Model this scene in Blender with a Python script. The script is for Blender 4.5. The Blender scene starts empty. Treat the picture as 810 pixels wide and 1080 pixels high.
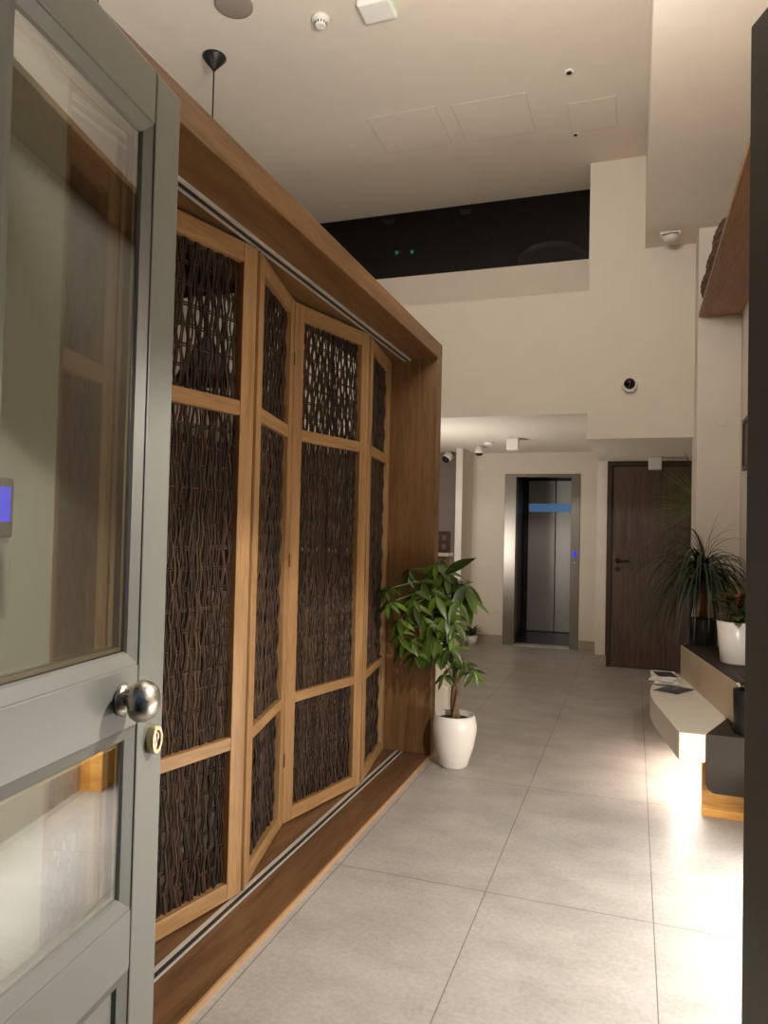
import bpy, bmesh, math, random
import numpy as np
from mathutils import Vector, Matrix
R = math.radians
S = bpy.context.scene
COL = S.collection

# ------------------------------------------------------------------ camera
YAW, PITCH, ROLL, FPX, CAMZ = R(19.05), R(1.458), R(1.294), 765.07, 1.40
f = Vector((-math.sin(YAW)*math.cos(PITCH), math.cos(YAW)*math.cos(PITCH), math.sin(PITCH)))
r0 = Vector((math.cos(YAW), math.sin(YAW), 0)); u0 = r0.cross(f)
cr = math.cos(ROLL)*r0 + math.sin(ROLL)*u0
cu = -math.sin(ROLL)*r0 + math.cos(ROLL)*u0
cam = bpy.data.objects.new('camera', bpy.data.cameras.new('camera'))
COL.objects.link(cam)
M = Matrix((cr, cu, -f)).transposed().to_4x4(); M.translation = Vector((0, 0, CAMZ))
cam.matrix_world = M
cam.data.sensor_fit = 'VERTICAL'; cam.data.sensor_height = 36.0
cam.data.lens = 36.0*FPX/1080.0
cam.data.clip_start = 0.02; cam.data.clip_end = 100
S.camera = cam

# ------------------------------------------------------------------ world (dusk outside), exposure
wd = bpy.data.worlds.new('dusk'); S.world = wd; wd.use_nodes = True
bg = wd.node_tree.nodes['Background']
bg.inputs['Color'].default_value = (0.16, 0.30, 0.62, 1); bg.inputs['Strength'].default_value = 0.22
S.view_settings.view_transform = 'Standard'; S.view_settings.look = 'None'
S.view_settings.gamma = 1.0; S.view_settings.use_curve_mapping = False
S.view_settings.exposure = 0.06
S.cycles.use_denoising = True
S.cycles.max_bounces = 10; S.cycles.diffuse_bounces = 6; S.cycles.glossy_bounces = 5
S.cycles.transparent_max_bounces = 16
S.cycles.sample_clamp_indirect = 6.0
S.cycles.caustics_reflective = False; S.cycles.caustics_refractive = False

# ------------------------------------------------------------------ lights
WARM = (1.0, 0.95, 0.885); HALL = (1.0, 0.955, 0.885)
def area(name, loc, rot, sx, sy, power, color=WARM, spread=180):
    l = bpy.data.lights.new(name, 'AREA'); l.shape = 'RECTANGLE'; l.size = sx; l.size_y = sy
    l.energy = power; l.color = color; l.spread = R(spread)
    o = bpy.data.objects.new(name, l); o.location = loc; o.rotation_euler = rot; COL.objects.link(o); return o
def spot(name, loc, rot, power, cone, blend, radius=0.03, color=WARM):
    l = bpy.data.lights.new(name, 'SPOT'); l.energy = power; l.spot_size = R(cone); l.spot_blend = blend
    l.shadow_soft_size = radius; l.color = color
    o = bpy.data.objects.new(name, l); o.location = loc; o.rotation_euler = rot; COL.objects.link(o); return o
# wall lamp on the right wall just inside the entrance: a wide, cleanly cut cone
spot('entrance_lamp_light', (0.50, 1.75, 2.22), (0, 0, 0), 160, 140, 0.14, 0.03)
# hall: unseen fill added to brighten ceiling and upper wall; weak assumed ceiling downlight
area('hall_fill_light', (-0.45, 2.2, 3.30), (R(180-48), 0, 0), 0.9, 0.5, 57, HALL)
area('hall_ceiling_light', (-0.45, 2.4, 4.50), (0, 0, 0), 0.5, 0.5, 8)
# reception behind the screens, washing its ceiling
area('reception_light', (-3.4, 2.6, 2.6), (R(180), 0, 0), 0.8, 1.6, 18, HALL)
# LED strips under the bench and along the right wall
area('bench_strip_light', (0.31, 4.62, 0.285), (0, R(9), R(-8)), 0.05, 1.0, 6.5)
area('bench_strip_light_near', (0.70, 2.6, 0.34), (0, R(66), 0), 0.06, 2.0, 29, (1.0, 0.97, 0.93))
# lobby: unseen fill added beside the reception counter to brighten low ceiling and wall
area('lobby_fill_light', (-2.05, 6.75, 1.15), (R(180-32), R(20), 0), 0.4, 0.6, 22, HALL)
# dim upper floor: weak unseen fill added so the things inside show
area('mezzanine_fill_light', (-1.6, 7.5, 5.45), (0, 0, 0), 0.3, 0.3, 2.5, HALL)

# ------------------------------------------------------------------ helpers
def lin(c):
    return tuple(((v/255)/12.92 if v/255 <= 0.04045 else ((v/255+0.055)/1.055)**2.4) for v in c) + (1,)
def newmat(name):
    m = bpy.data.materials.new(name); m.use_nodes = True
    nt = m.node_tree; return m, nt, nt.nodes['Principled BSDF']
def N(nt, t, **k):
    n = nt.nodes.new(t)
    for a, b in k.items(): setattr(n, a, b)
    return n
def ramp(nt, stops):
    n = nt.nodes.new('ShaderNodeValToRGB'); e = n.color_ramp.elements
    while len(e) < len(stops): e.new(0.5)
    for i, (p, c) in enumerate(stops): e[i].position = p; e[i].color = c
    return n
def plain(name, rgb, rough=0.6, metal=0.0, noise=0.06, nscale=6.0, bump=0.0, bscale=200, spec=0.5):
    m, nt, b = newmat(name); L = nt.links
    c = lin(rgb)
    tc = N(nt, 'ShaderNodeTexCoord'); n = N(nt, 'ShaderNodeTexNoise'); n.inputs['Scale'].default_value = nscale
    n.inputs['Detail'].default_value = 4
    L.new(tc.outputs['Object'], n.inputs['Vector'])
    rp = ramp(nt, [(0.3, tuple(v*(1-noise) for v in c[:3])+(1,)), (0.7, tuple(min(1, v*(1+noise)) for v in c[:3])+(1,))])
    L.new(n.outputs['Fac'], rp.inputs['Fac']); L.new(rp.outputs['Color'], b.inputs['Base Color'])
    b.inputs['Roughness'].default_value = rough; b.inputs['Metallic'].default_value = metal
    b.inputs['Specular IOR Level'].default_value = spec
    if bump:
        n2 = N(nt, 'ShaderNodeTexNoise'); n2.inputs['Scale'].default_value = bscale
        L.new(tc.outputs['Object'], n2.inputs['Vector'])
        bp = N(nt, 'ShaderNodeBump'); bp.inputs['Strength'].default_value = bump; bp.inputs['Distance'].default_value = 0.002
        L.new(n2.outputs['Fac'], bp.inputs['Height']); L.new(bp.outputs['Normal'], b.inputs['Normal'])
    return m
def wood(name, light, dark, axis, rough=0.45, scale=1.0):
    m, nt, b = newmat(name); L = nt.links
    tc = N(nt, 'ShaderNodeTexCoord'); mp = N(nt, 'ShaderNodeMapping')
    oi = N(nt, 'ShaderNodeObjectInfo')
    ad = N(nt, 'ShaderNodeVectorMath', operation='ADD')
    ml = N(nt, 'ShaderNodeMath', operation='MULTIPLY'); ml.inputs[1].default_value = 7.3
    L.new(oi.outputs['Random'], ml.inputs[0]); L.new(tc.outputs['Object'], ad.inputs[0]); L.new(ml.outputs[0], ad.inputs[1])
    L.new(ad.outputs[0], mp.inputs['Vector'])
    sc = [9*scale, 9*scale, 9*scale]; sc['XYZ'.index(axis)] = 0.7*scale
    mp.inputs['Scale'].default_value = sc
    n = N(nt, 'ShaderNodeTexNoise'); n.inputs['Scale'].default_value = 2.2; n.inputs['Detail'].default_value = 5; n.inputs['Distortion'].default_value = 0.9
    L.new(mp.outputs[0], n.inputs['Vector'])
    n2 = N(nt, 'ShaderNodeTexNoise'); n2.inputs['Scale'].default_value = 14; n2.inputs['Detail'].default_value = 3
    L.new(mp.outputs[0], n2.inputs['Vector'])
    l, d = lin(light), lin(dark)
    rp = ramp(nt, [(0.34, d), (0.62, l)]); L.new(n.outputs['Fac'], rp.inputs['Fac'])
    rp2 = ramp(nt, [(0.35, (0.80, 0.78, 0.74, 1)), (0.6, (1, 1, 1, 1))]); L.new(n2.outputs['Fac'], rp2.inputs['Fac'])
    mx = N(nt, 'ShaderNodeMix', data_type='RGBA', blend_type='MULTIPLY'); mx.inputs['Factor'].default_value = 1
    L.new(rp.outputs[0], mx.inputs['A']); L.new(rp2.outputs[0], mx.inputs['B']); L.new(mx.outputs['Result'], b.inputs['Base Color'])
    bp = N(nt, 'ShaderNodeBump'); bp.inputs['Strength'].default_value = 0.22; bp.inputs['Distance'].default_value = 0.001
    L.new(n2.outputs['Fac'], bp.inputs['Height']); L.new(bp.outputs['Normal'], b.inputs['Normal'])
    b.inputs['Roughness'].default_value = rough
    return m
def island(name, cols, rough=0.5, stretch=None, trans=0.0, spec=0.5):
    """a colour per separate strand / leaf"""
    m, nt, b = newmat(name); L = nt.links
    g = N(nt, 'ShaderNodeNewGeometry')
    rp = ramp(nt, [(i/(len(cols)-1), lin(c)) for i, c in enumerate(cols)])
    L.new(g.outputs['Random Per Island'], rp.inputs['Fac'])
    tc = N(nt, 'ShaderNodeTexCoord'); mp = N(nt, 'ShaderNodeMapping')
    mp.inputs['Scale'].default_value = stretch or (1, 1, 1)
    L.new(tc.outputs['Object'], mp.inputs['Vector'])
    n = N(nt, 'ShaderNodeTexNoise'); n.inputs['Scale'].default_value = 10; n.inputs['Detail'].default_value = 4
    L.new(mp.outputs[0], n.inputs['Vector'])
    r2 = ramp(nt, [(0.3, (0.62, 0.62, 0.62, 1)), (0.7, (1.15, 1.15, 1.15, 1))]); L.new(n.outputs['Fac'], r2.inputs['Fac'])
    mx = N(nt, 'ShaderNodeMix', data_type='RGBA', blend_type='MULTIPLY'); mx.inputs['Factor'].default_value = 1
    L.new(rp.outputs[0], mx.inputs['A']); L.new(r2.outputs[0], mx.inputs['B']); L.new(mx.outputs['Result'], b.inputs['Base Color'])
    b.inputs['Roughness'].default_value = rough; b.inputs['Specular IOR Level'].default_value = spec
    return m
def emit(name, rgb, strength):
    m, nt, b = newmat(name)
    b.inputs['Base Color'].default_value = lin(rgb); b.inputs['Emission Color'].default_value = lin(rgb)
    b.inputs['Emission Strength'].default_value = strength
    return m
def glass(name, tint, f0, rough=0.0):
    m, nt, b = newmat(name); L = nt.links; nt.nodes.remove(b)
    out = nt.nodes['Material Output']
    lw = N(nt, 'ShaderNodeLayerWeight'); lw.inputs['Blend'].default_value = 0.5
    p = N(nt, 'ShaderNodeMath', operation='POWER'); p.inputs[1].default_value = 5
    L.new(lw.outputs['Facing'], p.inputs[0])
    a = N(nt, 'ShaderNodeMath', operation='MULTIPLY_ADD'); a.inputs[1].default_value = 1-f0; a.inputs[2].default_value = f0
    L.new(p.outputs[0], a.inputs[0])
    t = N(nt, 'ShaderNodeBsdfTransparent'); t.inputs[0].default_value = lin(tint)
    g = N(nt, 'ShaderNodeBsdfGlossy'); g.inputs['Roughness'].default_value = rough
    mx = N(nt, 'ShaderNodeMixShader')
    L.new(a.outputs[0], mx.inputs[0]); L.new(t.outputs[0], mx.inputs[1]); L.new(g.outputs[0], mx.inputs[2])
    L.new(mx.outputs[0], out.inputs[0]); return m
def steel(name, rgb, rough, axis='Z', amount=0.25, aniso=0.6):
    m, nt, b = newmat(name); L = nt.links
    tc = N(nt, 'ShaderNodeTexCoord'); mp = N(nt, 'ShaderNodeMapping')
    sc = [160, 160, 160]; sc['XYZ'.index(axis)] = 1.5
    mp.inputs['Scale'].default_value = sc; L.new(tc.outputs['Object'], mp.inputs['Vector'])
    n = N(nt, 'ShaderNodeTexNoise'); n.inputs['Scale'].default_value = 1.0; n.inputs['Detail'].default_value = 3
    L.new(mp.outputs[0], n.inputs['Vector'])
    rp = ramp(nt, [(0.3, (rough*0.7,)*3+(1,)), (0.7, (rough*1.3,)*3+(1,))]); L.new(n.outputs['Fac'], rp.inputs['Fac'])
    L.new(rp.outputs[0], b.inputs['Roughness'])
    b.inputs['Base Color'].default_value = lin(rgb); b.inputs['Metallic'].default_value = 1
    bp = N(nt, 'ShaderNodeBump'); bp.inputs['Strength'].default_value = amount; bp.inputs['Distance'].default_value = 0.0006
    L.new(n.outputs['Fac'], bp.inputs['Height']); L.new(bp.outputs['Normal'], b.inputs['Normal'])
    return m

class MB:
    def __init__(s): s.v = []; s.f = []; s.sm = []
    def add(s, vs, fs, smooth=False):
        o = len(s.v); s.v += [tuple(v) for v in vs]; s.f += [tuple(i+o for i in q) for q in fs]; s.sm += [smooth]*len(fs); return s
    def box(s, x0, x1, y0, y1, z0, z1):
        x0, x1 = min(x0, x1), max(x0, x1); y0, y1 = min(y0, y1), max(y0, y1); z0, z1 = min(z0, z1), max(z0, z1)
        return s.add([(x0,y0,z0),(x1,y0,z0),(x1,y1,z0),(x0,y1,z0),(x0,y0,z1),(x1,y0,z1),(x1,y1,z1),(x0,y1,z1)],
                     [(3,2,1,0),(4,5,6,7),(0,1,5,4),(1,2,6,5),(2,3,7,6),(3,0,4,7)])
    def prism(s, poly, z0, z1):
        n = len(poly)
        vs = [(x,y,z0) for x,y in poly]+[(x,y,z1) for x,y in poly]
        fs = [tuple(range(n))[::-1], tuple(range(n,2*n))]+[(i,(i+1)%n,(i+1)%n+n,i+n) for i in range(n)]
        return s.add(vs, fs)
    def lathe(s, prof, c=(0,0,0), axis='Z', n=28, cap=True, sign=1):
        """prof: (radius, height) list"""
        vs = []
        for r, h in prof:
            for k in range(n):
                a = 2*math.pi*k/n; p, q = r*math.cos(a), r*math.sin(a)
                h2 = h*sign
                vs.append({'Z': (c[0]+p, c[1]+q, c[2]+h2), 'Y': (c[0]+p, c[1]+h2, c[2]+q), 'X': (c[0]+h2, c[1]+p, c[2]+q)}[axis])
        m = len(prof); fs = []
        for j in range(m-1):
            for k in range(n): fs.append((j*n+k, j*n+(k+1)%n, (j+1)*n+(k+1)%n, (j+1)*n+k))
        s.add(vs, fs, True)
        if cap:
            o = len(s.v)-len(vs)
            s.f += [tuple(o+k for k in range(n))[::-1], tuple(o+(m-1)*n+k for k in range(n))]; s.sm += [False, False]
        return s
    def tube(s, pts, rad, n=8, cap=True):
        pts = [Vector(p) for p in pts]; m = len(pts)
        rs = rad if isinstance(rad, (list, tuple)) else [rad]*m
        vs = []; up = None
        for i, p in enumerate(pts):
            t = (pts[min(i+1, m-1)]-pts[max(i-1, 0)]).normalized()
            if up is None: up = Vector((0,0,1)) if abs(t.z) < 0.9 else Vector((1,0,0))
            a = t.cross(up).normalized(); b = a.cross(t).normalized(); up = b
            for k in range(n):
                g = 2*math.pi*k/n; vs.append(p+rs[i]*(math.cos(g)*a+math.sin(g)*b))
        fs = []
        for i in range(m-1):
            for k in range(n): fs.append((i*n+k, i*n+(k+1)%n, (i+1)*n+(k+1)%n, (i+1)*n+k))
        o = len(s.v); s.add(vs, fs, True)
        if cap: s.f += [tuple(o+k for k in range(n))[::-1], tuple(o+(m-1)*n+k for k in range(n))]; s.sm += [False]*2
        return s
    def build(s, name, mat, parent=None, bevel=0.0, seg=2, kind=None, fix=True, flipy=False):
        me = bpy.data.meshes.new(name)
        v = [(x, -y, z) for x, y, z in s.v] if flipy else s.v
        me.from_pydata(v, [], s.f); me.polygons.foreach_set('use_smooth', s.sm)
        if fix:
            bm = bmesh.new(); bm.from_mesh(me); bmesh.ops.recalc_face_normals(bm, faces=bm.faces); bm.to_mesh(me); bm.free()
        me.materials.append(mat); me.update()
        o = bpy.data.objects.new(name, me); COL.objects.link(o)
        if parent: o.parent = parent
        if bevel:
            b = o.modifiers.new('edge', 'BEVEL'); b.width = bevel; b.segments = seg; b.limit_method = 'ANGLE'; b.angle_limit = R(40)
            b.harden_normals = False
        if kind: o['kind'] = kind
        return o
def tag(o, label, cat, group=None, kind=None):
    o['label'] = label; o['category'] = cat
    if group: o['group'] = group
    if kind: o['kind'] = kind
    return o
def thing(name, loc, label, cat, group=None, rz=0.0, kind=None):
    o = bpy.data.objects.new(name, None); COL.objects.link(o); o.location = loc; o.rotation_euler = (0, 0, rz)
    o.empty_display_size = 0.05
    return tag(o, label, cat, group, kind)
def bx(*a): return MB().box(*a)

# ------------------------------------------------------------------ materials
CREAM = plain('cream paint', (224, 213, 197), 0.75, noise=0.02, bump=0.05, bscale=300)
CEILM = plain('ceiling paint', (224, 212, 196), 0.8, noise=0.02)
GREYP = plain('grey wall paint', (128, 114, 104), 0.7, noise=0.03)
DARK = plain('dark mezzanine', (20, 17, 15), 0.8)  # unlit look of the upper floor is put into this near-black colour
BASEB = plain('stone skirting', (170, 156, 138), 0.5, noise=0.05)
DOORP = plain('grey green door paint', (113, 114, 106), 0.38, noise=0.02, bump=0.06, bscale=90)
OAKL, OAKD = (166, 128, 84), (142, 106, 66)
OAKX, OAKY, OAKZ = (wood('oak grain '+a, OAKL, OAKD, a) for a in 'XYZ')
HEADL, HEADD = (126, 92, 56), (104, 73, 42)
HEADY = wood('oak beam', HEADL, HEADD, 'Y'); HEADZ = wood('oak post', HEADL, HEADD, 'Z')
THRES = wood('oiled oak threshold', (118, 86, 58), (94, 66, 42), 'Y', 0.4)
ORANGE = wood('honey oak base', (236, 176, 92), (216, 150, 66), 'X', 0.4)
SHELFM = wood('oak shelf', (150, 110, 74), (130, 92, 60), 'Y', 0.5)
WALNUT = wood('brown door veneer', (102, 81, 68), (78, 61, 51), 'Z', 0.5, 1.3)
WALND = plain('brown door frame', (62, 46, 38), 0.5)
WICK = island('willow', [(42, 31, 24), (66, 48, 35), (34, 25, 19), (82, 61, 45), (50, 37, 27), (37, 28, 22)], 0.65, (2, 2, 0.4), spec=0.2)
ALU = plain('anodised aluminium', (206, 203, 196), 0.4, 0.35)
DGROOVE = plain('dark groove', (40, 38, 36), 0.5)
NICKEL = steel('satin nickel', (188, 182, 172), 0.33, 'Y', 0.03)
STEEL = plain('brushed steel', (150, 142, 132), 0.33, 1.0, noise=0.05, nscale=3)
STEELD = plain('brushed steel car', (176, 171, 165), 0.42, 1.0, noise=0.05, nscale=3)
BLACK = plain('black', (22, 22, 22), 0.45)
BLACKPL = plain('black planter', (30, 29, 28), 0.4)
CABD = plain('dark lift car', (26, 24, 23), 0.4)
WHITEP = plain('white plastic', (235, 230, 222), 0.4, noise=0.01)
CERAM = plain('white ceramic', (238, 232, 222), 0.28, noise=0.015)
LAMW = plain('pale laminate', (222, 214, 198), 0.4, noise=0.02)
LAMB = plain('beige laminate', (214, 196, 168), 0.45, noise=0.03)
LAMT = plain('taupe laminate', (52, 45, 38), 0.6, noise=0.02, spec=0.2)
SOIL = plain('soil', (38, 28, 22), 0.95, noise=0.4, nscale=80, bump=0.6, bscale=120)
BARK = island('bark', [(120, 92, 66), (150, 122, 92), (98, 72, 50)], 0.8, (6, 6, 0.5))
BARKO = island('bark orange', [(150, 96, 58), (120, 76, 46)], 0.8)
LEAF = island('money tree leaf', [(48, 66, 14), (72, 94, 24), (36, 50, 12), (94, 120, 36), (54, 76, 18)], 0.35)
LEAFL = island('broad leaf', [(96, 150, 64), (80, 130, 50)], 0.35)
LEAFD = island('dark strap leaf', [(34, 48, 22), (50, 66, 30), (26, 38, 18), (60, 78, 36)], 0.4)
LEAFP = island('palm leaf', [(84, 94, 44), (104, 112, 56), (70, 80, 38)], 0.5)
LEAFK = island('kalanchoe leaf', [(58, 78, 40), (80, 100, 56), (44, 60, 30)], 0.4)
STEMM = island('green stem', [(120, 132, 70), (96, 110, 54)], 0.5)
PETAL = island('orange red petal', [(214, 78, 36), (190, 54, 26), (230, 110, 50)], 0.5)
BASKET = island('brown basket weave', [(96, 68, 46), (72, 50, 34), (116, 84, 58)], 0.7)
PAPER = island('newsprint', [(232, 226, 214), (214, 206, 192), (240, 236, 228)], 0.7)
GLOSSD = plain('dark magazine cover', (58, 58, 66), 0.3, noise=0.3, nscale=20)
SPACER = plain('spacer bar', (176, 164, 132), 0.4, 0.6)
SCREEN = emit('blue screen', (0, 20, 255), 2.6)
LIFTLED = emit('lift call display', (8, 36, 255), 1.2)
GREEN = emit('exit lamp glow', (70, 220, 150), 0.6)
GLASS = glass('double glazing', (192, 196, 187), 0.24)
GLASSM = glass('mezzanine glazing', (200, 200, 198), 0.03)

def tiles():
    m, nt, b = newmat('stone floor tile'); L = nt.links
    tc = N(nt, 'ShaderNodeTexCoord'); mp = N(nt, 'ShaderNodeMapping')
    mp.inputs['Location'].default_value = (0.53+0.615*20, -2.85+1.25*20, 0)
    L.new(tc.outputs['Object'], mp.inputs['Vector'])
    br = N(nt, 'ShaderNodeTexBrick'); br.offset = 0; br.squash = 1
    br.inputs['Scale'].default_value = 1; br.inputs['Mortar Size'].default_value = 0.0022; br.inputs['Mortar Smooth'].default_value = 0.2
    br.inputs['Brick Width'].default_value = 0.615; br.inputs['Row Height'].default_value = 1.25; br.inputs['Bias'].default_value = 0
    br.inputs['Color1'].default_value = (1, 1, 1, 1); br.inputs['Color2'].default_value = (0.93, 0.93, 0.93, 1)
    br.inputs['Mortar'].default_value = (0.42, 0.40, 0.37, 1)
    L.new(mp.outputs[0], br.inputs['Vector'])
    n = N(nt, 'ShaderNodeTexNoise'); n.inputs['Scale'].default_value = 3.2; n.inputs['Detail'].default_value = 9; n.inputs['Roughness'].default_value = 0.62
    mp2 = N(nt, 'ShaderNodeMapping'); mp2.inputs['Scale'].default_value = (1.0, 1.6, 1)
    L.new(tc.outputs['Object'], mp2.inputs['Vector']); L.new(mp2.outputs[0], n.inputs['Vector'])
    rp = ramp(nt, [(0.30, lin((164, 158, 151))), (0.50, lin((176, 170, 163))), (0.72, lin((188, 182, 175)))])
    L.new(n.outputs['Fac'], rp.inputs['Fac'])
    n3 = N(nt, 'ShaderNodeTexNoise'); n3.inputs['Scale'].default_value = 60; n3.inputs['Detail'].default_value = 3
    L.new(tc.outputs['Object'], n3.inputs['Vector'])
    r3 = ramp(nt, [(0.35, (0.90, 0.90, 0.90, 1)), (0.65, (1.05, 1.05, 1.05, 1))]); L.new(n3.outputs['Fac'], r3.inputs['Fac'])
    mx = N(nt, 'ShaderNodeMix', data_type='RGBA', blend_type='MULTIPLY'); mx.inputs['Factor'].default_value = 1
    L.new(rp.outputs[0], mx.inputs['A']); L.new(br.outputs['Color'], mx.inputs['B'])
    mx2 = N(nt, 'ShaderNodeMix', data_type='RGBA', blend_type='MULTIPLY'); mx2.inputs['Factor'].default_value = 1
    L.new(mx.outputs['Result'], mx2.inputs['A']); L.new(r3.outputs[0], mx2.inputs['B'])
    L.new(mx2.outputs['Result'], b.inputs['Base Color'])
    b.inputs['Roughness'].default_value = 0.42; b.inputs['Specular IOR Level'].default_value = 0.35
    bp = N(nt, 'ShaderNodeBump'); bp.inputs['Strength'].default_value = 0.25; bp.inputs['Distance'].default_value = 0.001
    L.new(n.outputs['Fac'], bp.inputs['Height']); L.new(bp.outputs['Normal'], b.inputs['Normal'])
    return m
TILE = tiles()
PAVE = plain('dark pavement', (60, 60, 62), 0.8, noise=0.2)

# ------------------------------------------------------------------ the setting
ZC, Y1, YB, YD, XR, XP, YE = 4.53, 6.25, 9.17, 8.16, 0.74, -1.173, 4.38
def struct(name, mb, mat, label, cat, bevel=0.0):
    o = mb.build(name, mat, None, bevel, kind='structure'); tag(o, label, cat); return o
struct('floor', bx(-4.7, 0.9, 0.45, 11.0, -0.1, 0), TILE, 'pale beige stone tiled floor with thin dark joints', 'floor')
struct('pavement', bx(-6, 5, -6, 0.44, -0.1, -0.002), PAVE, 'dark pavement outside the entrance', 'pavement')
struct('ceiling', bx(-4.7, 0.9, 0.45, 6.72, ZC, ZC+0.12), CEILM, 'high off white ceiling above the hall', 'ceiling')
struct('bulkhead', bx(0.055, 0.9, 0.6, Y1, 3.76, ZC), CREAM, 'boxed cream bulkhead along the right of the ceiling', 'bulkhead')
up = MB()
up.box(-4.7, -0.387, Y1, 6.70, 2.415, 3.447); up.box(-0.387, 0.44, Y1, 6.70, 2.415, ZC); up.box(-0.385, 0.44, Y1, 6.40, 2.20, 2.415)
up.box(-4.7, -0.387, 6.70, 6.78, 2.6, 3.885)
struct('wall_upper', up, CREAM, 'cream upper wall above the lift lobby with a long recess', 'wall')
struct('ceiling_lobby', bx(-4.7, -0.385, Y1+0.3, YB+0.1, 2.4149, 2.56), CEILM, 'low white lobby ceiling in front of the lift', 'ceiling')
struct('ceiling_alcove', bx(-0.385, 0.9, Y1+0.15, YD+0.1, 2.1999, 2.415), CEILM, 'lower white ceiling over the brown door', 'ceiling')
wb = MB(); wb.box(-2.05, -1.552, YB, YB+0.12, 0, 2.415); wb.box(-0.628, -0.28, YB, YB+0.12, 0, 2.415); wb.box(-1.552, -0.628, YB, YB+0.12, 2.147, 2.415)
struct('wall_back', wb, CREAM, 'cream back wall around the lift', 'wall')
struct('wall_lobby', bx(-2.05, -1.97, 8.58, YB, 0, 2.415), CREAM, 'short cream wall left of the lift', 'wall')
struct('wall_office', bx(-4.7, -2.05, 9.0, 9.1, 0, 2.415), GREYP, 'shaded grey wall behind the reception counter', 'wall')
struct('wall_pier', bx(-0.384, -0.28, YD, YB, 0, 2.415), CREAM, 'narrow cream pier between the lift and the brown door', 'wall')
struct('wall_alcove', MB().box(0.62, 0.9, YD, YD+0.1, 0, 2.2).box(-0.28, 0.62, YD+0.08, YD+0.12, 0, 2.2), CREAM, 'wall behind the brown door', 'wall')
struct('wall_side', bx(0.9, 1.0, 6.42, YD+0.1, 0, 2.3), CREAM, 'side wall of the alcove, hidden behind the column', 'wall')
struct('wall_column', bx(0.44, 0.9, 5.95, 6.42, 0, ZC), CREAM, 'cream column wall right of the brown door', 'wall')
struct('wall_right', bx(XR, XR+0.12, 0.45, 5.95, 0, ZC), CREAM, 'cream right wall behind the bench', 'wall')
struct('wall_entry', bx(-1.22, -1.12, 0.6, 1.18, 0, ZC), plain('greige paint', (186, 184, 172), 0.75, noise=0.02), 'pale side wall seen through the glass of the front door', 'wall')
wf = MB(); wf.box(-4.7, -0.72, 0.45, 0.6, 0, ZC); wf.box(0.38, 0.9, 0.45, 0.6, 0, ZC); wf.box(-0.72, 0.38, 0.45, 0.6, 2.12, ZC)
struct('wall_front', wf, plain('dark front joinery', (54, 58, 56), 0.5), 'front wall with the street doorway', 'wall')
struct('wall_reception', bx(-4.8, -4.7, 0.45, 9.1, 0, ZC), plain('brown cladding', (86, 70, 56), 0.7), 'far wall of the reception behind the screens', 'wall')
bb = MB(); bb.box(-1.97, -1.56, YB-0.014, YB, 0, 0.115); bb.box(-0.62, -0.384, YB-0.014, YB, 0, 0.115); 
struct('baseboard_back', bb, BASEB, 'stone skirting along the back wall', 'skirting')
struct('baseboard_pier', MB().box(-0.398, -0.268, YD-0.014, YD, 0, 0.12).box(-0.398, -0.384, YD, YB-0.02, 0, 0.12), BASEB, 'stone skirting wrapped round the pier', 'skirting')
struct('baseboard_lobby', bx(-1.97, -1.956, 8.58, YB-0.014, 0, 0.115), BASEB, 'stone skirting on the short lobby wall', 'skirting')
# mezzanine
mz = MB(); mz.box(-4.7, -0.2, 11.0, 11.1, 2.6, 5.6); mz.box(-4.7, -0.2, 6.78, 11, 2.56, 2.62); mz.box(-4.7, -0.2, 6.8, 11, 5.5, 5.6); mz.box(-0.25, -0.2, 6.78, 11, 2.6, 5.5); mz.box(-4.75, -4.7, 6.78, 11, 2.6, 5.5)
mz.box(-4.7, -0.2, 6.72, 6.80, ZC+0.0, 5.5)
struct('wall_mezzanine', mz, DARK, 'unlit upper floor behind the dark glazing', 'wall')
struct('window_1', bx(-4.7, -0.387, 6.72, 6.735, 3.885, ZC), GLASSM, 'long dark window in the recess of the upper wall', 'window')
# street side: unseen dark block, sized to mask dusk sky in the lift reflection
struct('street_sky_mask', bx(-8, 8, -3.2, -3.0, 0, 1.72), plain('street sky mask', (50, 50, 52), 0.9), 'unseen dark block across the street, added to cut the dusk sky in reflections', 'wall')
# ceiling hatches, part of the ceiling
def hatch(n, x0, x1, y0, y1, label):
    t = thing(n, ((x0+x1)/2, (y0+y1)/2, ZC), label, 'ceiling hatch', 'flush ceiling access hatches')
    w, h = (x1-x0)/2, (y1-y0)/2
    bx(-w, w, -h, h, -0.004, 0).build('panel', CEILM, t, 0.002)
    g = MB(); e = 0.003
    for a in ((-w-e, -w, -h-e, h+e), (w, w+e, -h-e, h+e), (-w, w, -h-e, -h), (-w, w, h, h+e)): g.box(a[0], a[1], a[2], a[3], -0.0045, 0)
    g.build('shadow_gap', plain('hatch gap', (206, 194, 178), 0.8), t)
hatch('ceiling_hatch', -1.97, -1.43, 5.08, 5.60, 'square flush access hatch in the ceiling, the one nearer the oak screens')
hatch('ceiling_hatch', -1.31, -0.77, 5.10, 5.62, 'square flush access hatch in the ceiling, middle one beside its twin')
hatch('ceiling_hatch', -0.50, -0.165, 5.33, 5.72, 'small faint access hatch in the ceiling beside the bulkhead')

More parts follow.
